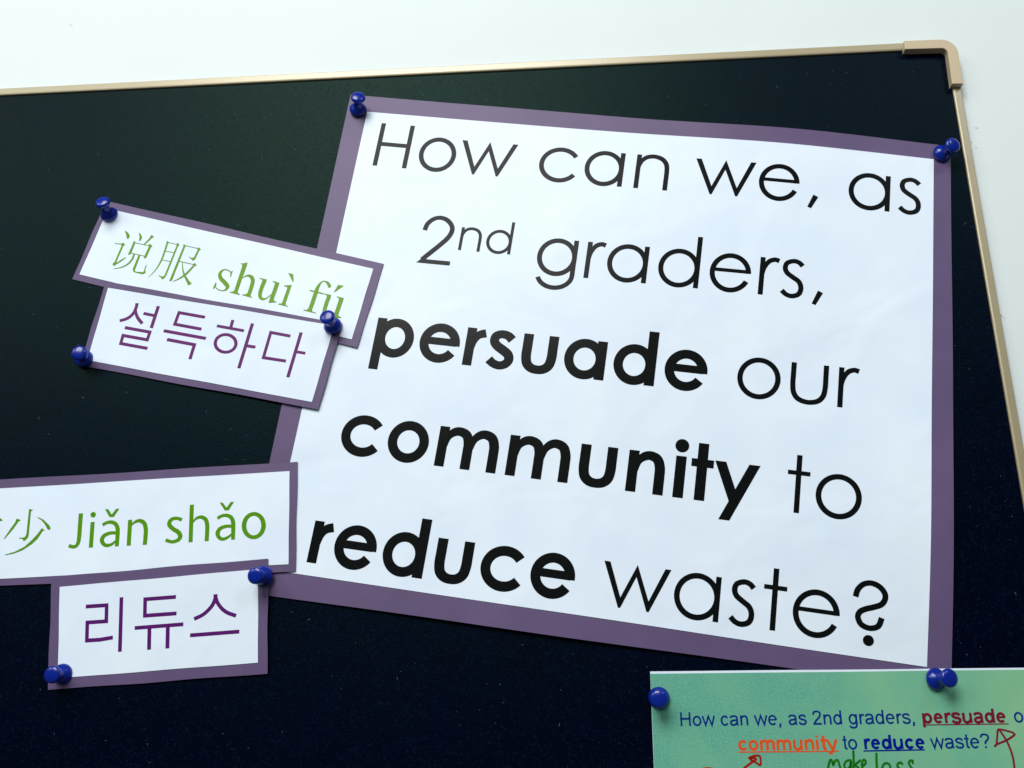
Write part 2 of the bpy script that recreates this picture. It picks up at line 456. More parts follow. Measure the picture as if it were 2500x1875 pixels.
   ['c', [[-182.7, 209.95, 0.379], [-181.25, 211.06, 0.758], [-179.19, 211.12, 1.515], [-177.65, 209.74, 2.079], [-177.16, 207.39, 2.169], [-177.82, 203.54, 2.114], [-178.73, 199.63, 2.06]]],
   ['p', [[-182.2, 200.25], [-182.11, 200.68], [-180.37, 200.61], [-179.79, 201.21], [-177.53, 200.4], [-177.55, 199.58], [-176.66, 198.83], [-176.77, 198.5]]],
   ['p', [[-173.72, 209.77], [-169.7, 208.63], [-170.01, 206.99], [-171.93, 207.07], [-172.1, 208.53], [-173.54, 209.27]]],
   ['c', [[-170.84, 208.09, 2.166], [-171.8, 204.99, 2.161], [-172.6, 201.16, 2.06], [-172.3, 198.75, 1.775], [-170.83, 197.59, 1.213], [-168.92, 197.99, 0.653], [-166.6, 199.96, 0.373]]],
   ['p', [[-166.57, 207.77], [-162.78, 206.45], [-163.04, 205.11], [-165.1, 197.17], [-164.57, 196.29], [-163.36, 195.77], [-163.51, 195.49], [-167.57, 195.36], [-167.42, 196.78], [-165.3, 205.06], [-165.22, 206.31], [-166.4, 207.28]]],
   ['p', [[-160.2, 204.75], [-156.15, 205.07], [-156.47, 203.4], [-158.58, 194.63], [-158.32, 193.66], [-157.11, 193.09], [-157.26, 192.77], [-162.43, 194.3], [-162.32, 194.72], [-160.75, 194.71], [-160.28, 195.65], [-158.36, 203.23], [-158.55, 203.96], [-160.07, 204.27]]],
   ['p', [[-158.49, 211.85], [-155.79, 211.11], [-155.33, 207.45], [-155.57, 206.4]]],
  ]),
  dict(sheet='shui', name='printed_word', mat='green_a', prims=[
   ['c', [[-135.85, 203.52, 1.208], [-136.75, 204.86, 1.582], [-137.94, 205.96, 1.025], [-139.54, 206.32, 0.653], [-141.04, 205.18, 1.118], [-142.35, 202.59, 1.953], [-143.2, 199.27, 2.226], [-144.35, 194.55, 2.216], [-145.52, 190.33, 2.116]]],
   ['o', [[-135.65, 203.56, 0.976], [-135.66, 203.46, 0.976], [-135.68, 203.37, 0.976], [-135.71, 203.29, 0.975], [-135.77, 203.21, 0.975], [-135.84, 203.15, 0.975], [-135.91, 203.11, 0.975], [-136.0, 203.08, 0.975], [-136.09, 203.08, 0.975], [-136.19, 203.09, 0.975], [-136.28, 203.12, 0.975], [-136.36, 203.17, 0.976], [-136.44, 203.24, 0.976], [-136.5, 203.32, 0.976], [-136.55, 203.41, 0.976], [-136.58, 203.5, 0.976], [-136.6, 203.6, 0.976], [-136.59, 203.7, 0.976], [-136.57, 203.79, 0.976], [-136.54, 203.88, 0.976], [-136.48, 203.95, 0.976], [-136.41, 204.01, 0.976], [-136.34, 204.06, 0.976], [-136.25, 204.08, 0.976], [-136.16, 204.09, 0.976], [-136.06, 204.07, 0.976], [-135.97, 204.04, 0.976], [-135.89, 203.99, 0.976], [-135.81, 203.93, 0.976], [-135.75, 203.85, 0.976], [-135.7, 203.76, 0.976], [-135.67, 203.66, 0.976]]],
   ['p', [[-148.88, 190.36], [-148.77, 190.78], [-147.2, 190.63], [-146.49, 191.41], [-144.2, 190.51], [-144.0, 189.56], [-142.02, 188.78], [-142.13, 188.36]]],
   ['s', 0.744, [[-146.32, 201.5], [-139.07, 199.29]]],
   ['p', [[-138.87, 199.57], [-134.81, 198.46], [-135.08, 197.04], [-137.05, 197.12], [-137.23, 198.46], [-138.69, 198.99]]],
   ['c', [[-135.91, 197.55, 2.125], [-136.95, 194.26, 2.119], [-137.79, 190.03, 2.019], [-137.89, 188.15, 1.832], [-136.69, 186.93, 1.281], [-134.71, 187.09, 0.64], [-132.59, 188.66, 0.366]]],
   ['p', [[-131.9, 197.63], [-128.08, 196.48], [-128.32, 195.21], [-130.38, 187.4], [-130.01, 186.45], [-128.69, 185.88], [-128.84, 185.51], [-133.0, 185.39], [-132.83, 186.93], [-130.69, 195.44], [-130.62, 196.48], [-131.78, 197.1]]],
   ['p', [[-131.53, 203.97], [-128.54, 203.37], [-133.07, 199.92], [-133.48, 200.08]]],
  ]),
  dict(sheet='seol', name='printed_character', mat='plum_a', prims=[
   ['c', [[-238.33, 197.71, 1.766], [-238.51, 195.52, 1.762], [-239.4, 192.6, 1.758], [-241.13, 190.4, 1.711], [-243.41, 189.04, 1.71], [-246.68, 188.22, 1.62]]],
   ['c', [[-238.76, 193.94, 1.444], [-238.16, 191.86, 1.621], [-236.87, 189.31, 1.707], [-234.11, 186.17, 1.791]]],
   ['s', 1.62, [[-234.11, 191.83], [-228.05, 190.31]]],
   ['s', 1.801, [[-226.44, 195.56], [-228.94, 183.49]]],
   ['s', 1.658, [[-243.35, 184.33], [-229.43, 181.26], [-230.34, 177.05], [-243.83, 179.99], [-244.51, 175.58], [-229.7, 172.35]]],
  ]),
  dict(sheet='seol', name='printed_character', mat='plum_a', prims=[
   ['s', 1.643, [[-200.56, 188.29], [-214.82, 191.45], [-216.46, 185.11], [-201.79, 181.79]]],
   ['s', 1.689, [[-222.01, 181.73], [-198.93, 176.6]]],
   ['s', 1.724, [[-219.71, 176.82], [-204.68, 173.41], [-206.3, 165.63]]],
  ]),
  dict(sheet='seol', name='printed_character', mat='plum_a', prims=[
   ['s', 1.685, [[-185.48, 186.22], [-186.2, 182.07]]],
   ['s', 1.524, [[-193.72, 183.3], [-179.04, 180.01]]],
   ['o', [[-182.67, 173.31, 1.744], [-182.69, 172.38, 1.736], [-182.92, 171.49, 1.718], [-183.36, 170.69, 1.691], [-183.97, 169.99, 1.66], [-184.75, 169.43, 1.629], [-185.66, 169.02, 1.604], [-186.66, 168.79, 1.587], [-187.72, 168.73, 1.581], [-188.8, 168.86, 1.588], [-189.85, 169.17, 1.606], [-190.85, 169.65, 1.633], [-191.73, 170.27, 1.664], [-192.49, 171.02, 1.696], [-193.08, 171.87, 1.724], [-193.47, 172.78, 1.742], [-193.67, 173.72, 1.75], [-193.65, 174.65, 1.745], [-193.43, 175.54, 1.729], [-193.0, 176.35, 1.705], [-192.38, 177.06, 1.675], [-191.6, 177.62, 1.645], [-190.69, 178.03, 1.619], [-189.68, 178.27, 1.602], [-188.61, 178.32, 1.595], [-187.52, 178.18, 1.6], [-186.46, 177.87, 1.617], [-185.47, 177.39, 1.641], [-184.58, 176.76, 1.671], [-183.83, 176.0, 1.699], [-183.25, 175.16, 1.724], [-182.86, 174.24, 1.739]]],
   ['s', 1.756, [[-174.86, 183.85], [-180.0, 159.85]]],
   ['s', 1.58, [[-176.89, 171.81], [-172.26, 170.88]]],
  ]),
  dict(sheet='seol', name='printed_character', mat='plum_a', prims=[
   ['s', 1.615, [[-154.34, 176.16], [-164.8, 178.57], [-167.6, 165.1], [-155.68, 162.82]]],
   ['s', 1.734, [[-148.86, 177.96], [-154.09, 154.19]]],
   ['s', 1.484, [[-150.84, 167.63], [-145.91, 166.66]]],
  ]),
  dict(sheet='jian', name='printed_character', mat='green_b', prims=[
   ['p', [[-280.25, 89.91], [-278.05, 89.39], [-279.04, 88.64], [-278.28, 77.1], [-278.62, 75.47], [-279.49, 74.51], [-280.43, 73.98], [-280.97, 74.96], [-283.21, 75.57], [-283.03, 75.86], [-281.4, 75.69], [-280.02, 76.11], [-279.56, 77.48], [-280.16, 88.43]]],
   ['p', [[-285.88, 85.22], [-283.52, 84.45], [-284.67, 83.74], [-286.74, 80.12], [-290.47, 75.17], [-290.89, 75.39], [-288.27, 80.15], [-286.34, 83.4]]],
   ['p', [[-275.4, 85.61], [-274.65, 85.7], [-271.77, 84.38], [-268.47, 81.67], [-267.66, 80.38], [-267.66, 79.66], [-268.29, 79.3], [-269.13, 79.79], [-271.07, 82.43], [-273.09, 84.29]]],
   ['p', [[-272.04, 80.38], [-270.34, 79.08], [-271.4, 78.81], [-273.33, 75.22], [-275.93, 72.55], [-280.37, 69.56], [-284.66, 68.0], [-288.9, 67.26], [-288.96, 67.59], [-284.06, 68.96], [-279.53, 71.34], [-276.26, 74.54], [-273.87, 77.39], [-272.58, 79.48]]],
  ]),
  dict(sheet='jian', name='printed_character', mat='green_b', prims=[
   ['p', [[-295.86, 86.16], [-294.62, 85.68], [-293.63, 85.02], [-292.94, 84.46], [-293.48, 84.12], [-294.34, 84.1], [-295.52, 84.23]]],
  ]),
  dict(sheet='jian', name='printed_word', mat='green_b', prims=[
   ['c', [[-253.1, 87.25, 2.162], [-252.69, 81.43, 2.15], [-252.25, 74.92, 2.062], [-252.63, 72.13, 1.836], [-254.14, 70.94, 1.688], [-256.94, 71.51, 1.69]]],
   ['o', [[-245.99, 86.48, 1.376], [-245.99, 86.35, 1.377], [-246.01, 86.22, 1.381], [-246.06, 86.1, 1.386], [-246.13, 85.99, 1.393], [-246.22, 85.91, 1.401], [-246.33, 85.85, 1.407], [-246.46, 85.81, 1.411], [-246.6, 85.8, 1.412], [-246.73, 85.81, 1.411], [-246.87, 85.86, 1.407], [-247.0, 85.92, 1.401], [-247.12, 86.01, 1.394], [-247.22, 86.12, 1.387], [-247.31, 86.24, 1.381], [-247.36, 86.37, 1.377], [-247.4, 86.5, 1.376], [-247.4, 86.64, 1.378], [-247.38, 86.77, 1.382], [-247.33, 86.89, 1.388], [-247.26, 86.99, 1.395], [-247.17, 87.08, 1.403], [-247.06, 87.14, 1.409], [-246.93, 87.18, 1.413], [-246.79, 87.19, 1.414], [-246.66, 87.17, 1.413], [-246.52, 87.13, 1.408], [-246.39, 87.06, 1.402], [-246.27, 86.97, 1.395], [-246.17, 86.87, 1.388], [-246.08, 86.75, 1.381], [-246.03, 86.62, 1.377]]],
   ['s', 2.038, [[-246.45, 82.92], [-245.59, 70.47]]],
   ['p', [[-241.02, 89.13], [-239.35, 89.11], [-237.24, 86.41], [-235.29, 89.26], [-233.74, 89.23], [-236.05, 85.15], [-238.2, 85.19]]],
   ['c', [[-241.17, 81.32, 1.625], [-239.25, 82.45, 1.552], [-236.84, 82.7, 1.699], [-234.56, 81.69, 1.918], [-233.27, 79.33, 2.06], [-232.85, 75.73, 2.052], [-232.54, 70.9, 1.896]]],
   ['c', [[-233.61, 77.46, 1.468], [-237.04, 77.33, 1.617], [-239.68, 76.11, 1.91], [-240.51, 74.22, 2.127], [-239.52, 72.24, 1.829], [-237.53, 71.39, 1.607], [-235.19, 72.0, 1.315], [-233.18, 73.76, 0.951]]],
   ['s', 2.028, [[-227.51, 83.68], [-226.58, 71.18]]],
   ['c', [[-226.59, 80.95, 0.662], [-225.0, 82.52, 1.251], [-222.65, 83.2, 1.693], [-220.26, 82.01, 1.984], [-219.03, 79.11, 2.05], [-218.7, 75.52, 2.043], [-218.56, 71.5, 2.035]]],
  ]),
  dict(sheet='jian', name='printed_word', mat='green_b', prims=[
   ['c', [[-201.4, 83.24, 1.756], [-203.33, 83.92, 1.611], [-205.57, 83.96, 1.759], [-207.29, 82.79, 1.978], [-207.36, 80.82, 2.12], [-205.15, 78.81, 2.041], [-202.58, 77.34, 2.11], [-201.32, 75.36, 2.177], [-202.15, 73.6, 1.884], [-205.0, 72.68, 1.594], [-208.43, 73.61, 1.67]]],
   ['s', 2.024, [[-197.2, 90.58], [-195.86, 72.37]]],
   ['c', [[-195.77, 81.89, 0.656], [-194.34, 83.78, 1.242], [-191.9, 84.46, 1.68], [-189.55, 83.23, 1.968], [-188.46, 80.53, 2.035], [-188.12, 76.95, 2.027], [-187.94, 72.8, 2.019]]],
   ['c', [[-183.69, 83.68, 1.602], [-181.6, 84.87, 1.53], [-179.04, 85.04, 1.674], [-176.92, 84.0, 1.89], [-175.75, 81.76, 2.03], [-175.3, 77.83, 2.021], [-174.97, 73.32, 1.868]]],
   ['c', [[-175.96, 79.8, 1.447], [-179.26, 79.74, 1.593], [-181.9, 78.64, 1.882], [-182.9, 76.59, 2.096], [-181.97, 74.55, 1.802], [-180.05, 73.64, 1.584], [-177.64, 74.49, 1.296], [-175.62, 76.24, 0.937]]],
   ['p', [[-183.36, 91.36], [-181.8, 91.33], [-179.71, 88.8], [-177.76, 91.62], [-176.21, 91.6], [-178.54, 87.48], [-180.46, 87.51]]],
   ['o', [[-160.49, 79.52, 2.232], [-160.57, 78.44, 2.213], [-160.83, 77.41, 2.164], [-161.26, 76.48, 2.093], [-161.85, 75.68, 2.009], [-162.57, 75.05, 1.926], [-163.4, 74.6, 1.856], [-164.29, 74.36, 1.809], [-165.23, 74.33, 1.793], [-166.18, 74.52, 1.81], [-167.09, 74.91, 1.858], [-167.93, 75.49, 1.93], [-168.68, 76.24, 2.014], [-169.3, 77.14, 2.099], [-169.76, 78.15, 2.172], [-170.06, 79.22, 2.221], [-170.18, 80.32, 2.24], [-170.11, 81.41, 2.226], [-169.85, 82.45, 2.181], [-169.42, 83.39, 2.113], [-168.83, 84.19, 2.031], [-168.11, 84.83, 1.948], [-167.28, 85.28, 1.878], [-166.37, 85.53, 1.831], [-165.43, 85.56, 1.814], [-164.48, 85.37, 1.829], [-163.56, 84.97, 1.875], [-162.71, 84.38, 1.944], [-161.97, 83.61, 2.025], [-161.35, 82.71, 2.106], [-160.89, 81.7, 2.174], [-160.6, 80.62, 2.218]]],
  ]),
  dict(sheet='ri', name='printed_character', mat='plum_b', prims=[
   ['s', 1.774, [[-243.84, 42.53], [-233.58, 43.1], [-232.82, 35.71], [-242.09, 35.19], [-241.26, 26.99], [-234.92, 27.33], [-228.67, 28.31]]],
   ['s', 1.807, [[-226.71, 46.71], [-224.48, 21.86]]],
  ]),
  dict(sheet='ri', name='printed_character', mat='plum_b', prims=[
   ['s', 1.757, [[-199.94, 46.66], [-214.92, 45.69], [-214.24, 38.14], [-198.91, 39.09]]],
   ['s', 1.708, [[-218.55, 32.56], [-195.1, 34.15]]],
   ['s', 1.843, [[-211.33, 32.42], [-210.46, 22.75]]],
   ['s', 1.839, [[-202.48, 33.05], [-201.67, 23.31]]],
  ]),
  dict(sheet='ri', name='printed_character', mat='plum_b', prims=[
   ['c', [[-180.8, 47.7, 1.958], [-180.79, 45.56, 1.884], [-181.89, 42.69, 1.81], [-183.99, 40.17, 1.737], [-186.48, 38.16, 1.735], [-190.15, 36.51, 1.734]]],
   ['c', [[-180.51, 46.06, 1.745], [-179.37, 43.68, 1.74], [-177.3, 41.3, 1.735], [-174.45, 39.33, 1.73], [-170.06, 37.82, 1.726]]],
   ['s', 1.722, [[-191.33, 29.12], [-167.88, 30.71]]],
  ]),
  dict(sheet='card', name='handwritten_word', mat='pen_green', prims=[
   ['k', [[92.41, -26.75, 0.892], [93.08, -24.56, 0.954], [93.78, -23.1, 0.955], [94.42, -23.39, 0.955], [94.72, -24.99, 0.953], [95.19, -24.26, 0.954], [96.12, -23.14, 0.895], [96.92, -23.37, 0.894], [97.31, -24.97, 0.893], [97.79, -26.85, 0.891]]],
   ['k', [[102.21, -23.1, 0.834], [100.67, -23.29, 0.893], [99.48, -24.52, 0.893], [99.41, -25.83, 0.891], [100.17, -26.69, 0.89], [101.49, -25.67, 0.891], [102.19, -23.63, 0.893], [102.05, -26.68, 0.89]]],
   ['k', [[103.58, -19.59, 0.956], [103.41, -22.45, 0.953], [103.08, -26.67, 0.949]]],
   ['k', [[105.94, -23.16, 0.892], [104.85, -24.04, 0.892], [103.63, -24.92, 0.891], [104.53, -25.64, 0.89], [105.48, -26.65, 0.889]]],
   ['k', [[106.54, -25.19, 0.89], [107.82, -24.6, 0.89], [108.2, -23.29, 0.891], [107.3, -22.95, 0.892], [106.65, -24.18, 0.891], [106.53, -25.63, 0.889], [107.28, -26.78, 0.888]]],
  ]),
  dict(sheet='card', name='handwritten_word', mat='pen_green', prims=[
   ['k', [[112.97, -20.5, 0.952], [112.72, -23.26, 0.949], [112.51, -26.74, 0.946]]],
   ['k', [[114.35, -27.02, 0.886], [115.19, -24.99, 0.888], [116.34, -24.17, 0.888], [117.51, -24.45, 0.887], [118.08, -25.55, 0.886], [117.82, -26.99, 0.885]]],
   ['k', [[123.09, -24.41, 0.827], [122.4, -23.84, 0.887], [121.22, -24.42, 0.886], [121.02, -25.38, 0.885], [122.07, -26.67, 0.884]]],
   ['k', [[127.34, -24.04, 0.885], [127.45, -23.17, 0.886], [126.62, -23.06, 0.886], [125.82, -23.76, 0.886], [126.04, -24.91, 0.884], [127.04, -26.49, 0.883]]],
  ]),
  dict(sheet='card', name='drawn_arrow', mat='pen_red', prims=[
   ['k', [[60.04, -22.5, 0.906], [62.11, -21.72, 0.906], [64.13, -21.53, 0.906], [64.78, -22.41, 0.845], [64.63, -25.2, 0.842], [62.84, -24.33, 0.843], [60.47, -22.88, 0.845], [62.67, -22.42, 0.664]]],
   ['k', [[62.94, -23.01, 0.905], [60.66, -24.49, 0.904], [57.73, -26.56, 0.903], [55.09, -28.92, 0.901]]],
  ]),
  dict(sheet='card', name='drawn_loop', mat='pen_brown', prims=[
   ['k', [[38.38, -28.47, 0.786], [39.86, -27.13, 0.786], [42.38, -26.62, 0.786], [44.69, -26.95, 0.785], [46.15, -28.41, 0.784]]],
  ]),
  dict(sheet='card', name='drawn_arrow', mat='pen_maroon', prims=[
   ['k', [[161.46, -17.2, 0.882], [162.58, -16.43, 0.794], [166.49, -14.88, 0.839], [169.8, -12.9, 0.84], [169.81, -12.14, 0.752], [168.34, -11.48, 0.753], [164.67, -10.62, 0.755], [163.61, -10.96, 0.843], [163.09, -12.93, 0.797], [162.32, -16.21, 0.794]]],
   ['k', [[164.38, -11.06, 0.799], [166.3, -14.67, 0.795], [167.37, -17.93, 0.836], [168.03, -21.6, 0.832], [168.04, -25.91, 0.828]]],
  ]),
  dict(sheet='card', name='underline', mat='ink_maroon', prims=[
   ['s', 0.449, [[133.33, -9.0], [168.24, -8.43]]],
  ]),
  dict(sheet='card', name='underline', mat='ink_orange', prims=[
   ['s', 0.516, [[55.76, -20.19], [97.51, -19.59]]],
  ]),
  dict(sheet='card', name='underline', mat='ink_blue', prims=[
   ['s', 0.567, [[107.8, -19.44], [132.95, -18.83]]],
  ]),
 ],
}

# ------------------------------------------------------------------ wall
def box_obj(name, u0, u1, v0, v1, h0, h1, mat, parent=None, bev=0.0, v0b=None):
    bm = bmesh.new()
    vs = [bm.verts.new(W(u, v, h) - W((u0+u1)/2, (v0+v1)/2, h0)) for u in (u0, u1) for v in (v0, v1) for h in (h0, h1)]
    for f in ((0,1,3,2),(4,6,7,5),(0,4,5,1),(2,3,7,6),(0,2,6,4),(1,5,7,3)): bm.faces.new([vs[i] for i in f])
    bmesh.ops.recalc_face_normals(bm, faces=bm.faces)
    if bev: bmesh.ops.bevel(bm, geom=bm.edges[:], offset=bev * .001, segments=3, profile=.6, affect='EDGES')
    me = bpy.data.meshes.new(name); bm.to_mesh(me); bm.free(); me.materials.append(M[mat])
    o = bpy.data.objects.new(name, me); COL.objects.link(o)
    o.location = W((u0+u1)/2, (v0+v1)/2, h0)
    if parent is not None: o.parent = parent; o.location = o.location - parent_loc(parent)
    return o
WALL_H = -3.0
wall = box_obj('wall', -1500, 1300, -900, 1300, WALL_H - 60, WALL_H, 'wall')
tag(wall, kind='structure')
flat = lambda h: (lambda u, v: h)
rs = random.Random(5)
for k, line in enumerate(DATA['scuffs']):
    (a, b), (c, d) = line
    pts = [(a, b, .15), ((a + c) / 2 + rs.uniform(-.4, .4), (b + d) / 2 + rs.uniform(-.3, .3), .55), (c, d, .1)]
    print_obj('scuff_mark', [[('c', pts)]], flat(WALL_H), .05, 'scuff', wall)

# ------------------------------------------------------------------ notice board
board = empty('notice_board', W(-60, 120, 0))
tag(board, 'dark felt notice board with thin gold frame and rounded corner cap on the white wall', 'notice board')
TOPL = lambda u: 327.75 - 0.0067 * (u - 166)     # inner edge of the top rail
def prism(name, outline, h0, h1, mat, parent, bev=.0):
    """outline: (u, v) loop, counter-clockwise seen from the room"""
    bm = bmesh.new(); o0 = W(*outline[0], h0)
    lo = [bm.verts.new(W(u, v, h0) - o0) for u, v in outline]; hi = [bm.verts.new(W(u, v, h1) - o0) for u, v in outline]
    bm.faces.new(lo[::-1]); bm.faces.new(hi)
    n = len(outline)
    for i in range(n): bm.faces.new((lo[i], lo[(i+1) % n], hi[(i+1) % n], hi[i]))
    bmesh.ops.recalc_face_normals(bm, faces=bm.faces)
    if bev:
        bmesh.ops.bevel(bm, geom=[e for e in bm.edges if abs(e.verts[0].co.y - (-(h1-h0)*.001)) < 1e-6 and abs(e.verts[1].co.y - (-(h1-h0)*.001)) < 1e-6], offset=bev*.001, segments=3, profile=.5, affect='EDGES')
    me = bpy.data.meshes.new(name); bm.to_mesh(me); bm.free(); me.materials.append(M[mat])
    o = bpy.data.objects.new(name, me); COL.objects.link(o); o.location = o0
    if parent is not None: o.parent = parent; o.location = o0 - parent_loc(parent)
    return o
felt = prism('felt_panel', [(-700, -330), (189.5 + .006 * 633, -330), (189.0, 328.5), (-700, 334.6)], WALL_H + .2, 0, 'felt', board)
# top rail: a raised lip next to the felt, then the flat face
def rail(name, a, b, n, w, parent):
    """a, b: ends of the inner edge; n: unit (u, v) pointing away from the felt; profile of h against distance from the felt"""
    prof = [(0, -.5), (0, .5), (.1, .8), (.3, 1.0), (.6, 1.1), (.95, 1.18), (1.2, 1.2), (w - .35, 1.2), (w - .1, 1.08), (w, .8), (w, WALL_H + .05), (.5, WALL_H + .05)]
    vs, fs = [], []
    for e in (a, b):
        for d, h in prof: vs.append(W(e[0] + n[0] * d, e[1] + n[1] * d, h))
    k = len(prof)
    for i in range(k): fs.append((i, (i + 1) % k, k + (i + 1) % k, k + i))
    fs.append(tuple(range(k))[::-1]); fs.append(tuple(range(k, 2 * k)))
    o = mesh_obj(name, vs, fs, 'frame', parent, origin=vs[0])
    bm = bmesh.new(); bm.from_mesh(o.data); bmesh.ops.recalc_face_normals(bm, faces=bm.faces); bm.to_mesh(o.data); bm.free()
    return o
tr = rail('frame_rail', (-700, TOPL(-700)), (180.5, TOPL(180.5)), (0.0067, 1), 4.5, board)
rr = rail('frame_rail', (187.75 + .006 * 643, -330), (187.75 - .006 * 8, 318.5), (1, 0.006), 4.1, board)
tr['label'] = 'gold top rail with a glare along its middle'
# corner cap
CAP_IN, CAP_OUT = [], []
def arc(cx, cy, r, a0, a1, n):
    return [(cx + r * math.cos(math.radians(a0 + (a1 - a0) * i / n)), cy + r * math.sin(math.radians(a0 + (a1 - a0) * i / n))) for i in range(n + 1)]
outer = [(165.9, 331.2)] + arc(183.6, 322.3, 8.55, 92, -1, 12) + [(191.95, 303.0)]
inner = [(186.5, 303.3)] + arc(183.95, 322.3, 3.0, -1, 91, 8) + [(165.7, 325.9)]
cap_loop = (outer + inner)[::-1]
cap = prism('corner_cap', cap_loop, WALL_H + .1, 4.4, 'corner', board, bev=.35)
# loose fibres on the felt
rl = random.Random(11); vs, fs = [], []
for i in range(520):
    u = rl.uniform(-345, 187); v = rl.uniform(-55, 326); a = rl.uniform(0, 6.28); ln = rl.choice([.25, .4, .6, .9, 1.4]) * rl.uniform(.7, 1.2); w = rl.uniform(.03, .075)
    bend = rl.uniform(-1.2, 1.2); pu, pv = u, v
    for s in range(4):
        aa = a + bend * s / 3; qu, qv = pu + ln / 4 * math.cos(aa), pv + ln / 4 * math.sin(aa)
        nu, nv = -math.sin(aa) * w, math.cos(aa) * w; k = len(vs)
        hh = .08 + .12 * math.sin((s + .5) / 4 * 3.14)
        vs += [W(pu - nu, pv - nv, hh), W(qu - nu, qv - nv, hh), W(qu + nu, qv + nv, hh), W(pu + nu, pv + nv, hh)]
        fs.append((k, k + 1, k + 2, k + 3)); pu, pv = qu, qv
nap_v, nap_f = [], []
for i in range(60000):
    u = rl.uniform(-352, 188); v = rl.uniform(-60, 327)
    a = rl.gauss(.3, 1.3); ln = rl.uniform(.6, 2.2); w = rl.uniform(.025, .06); hh = rl.uniform(.02, .09); hb = rl.uniform(.08, .34); b = a + rl.uniform(-.7, .7)
    p0 = (u, v, hh); p1 = (u + ln * .5 * math.cos(a), v + ln * .5 * math.sin(a), hb); p2 = (p1[0] + ln * .5 * math.cos(b), p1[1] + ln * .5 * math.sin(b), hh)
    k = len(nap_v); nx_, ny_ = -math.sin(a) * w, math.cos(a) * w
    for q, m_ in ((p0, .6), (p1, 1), (p2, .4)):
        nap_v += [W(q[0] - nx_ * m_, q[1] - ny_ * m_, q[2]), W(q[0] + nx_ * m_, q[1] + ny_ * m_, q[2])]
    nap_f += [(k, k + 2, k + 3, k + 1), (k + 2, k + 4, k + 5, k + 3)]
nap = mesh_obj('felt_nap', nap_v, nap_f, 'nap', board); nap['kind'] = 'stuff'
lint = mesh_obj('felt_fibres', vs, fs, 'lint', board); lint['kind'] = 'stuff'

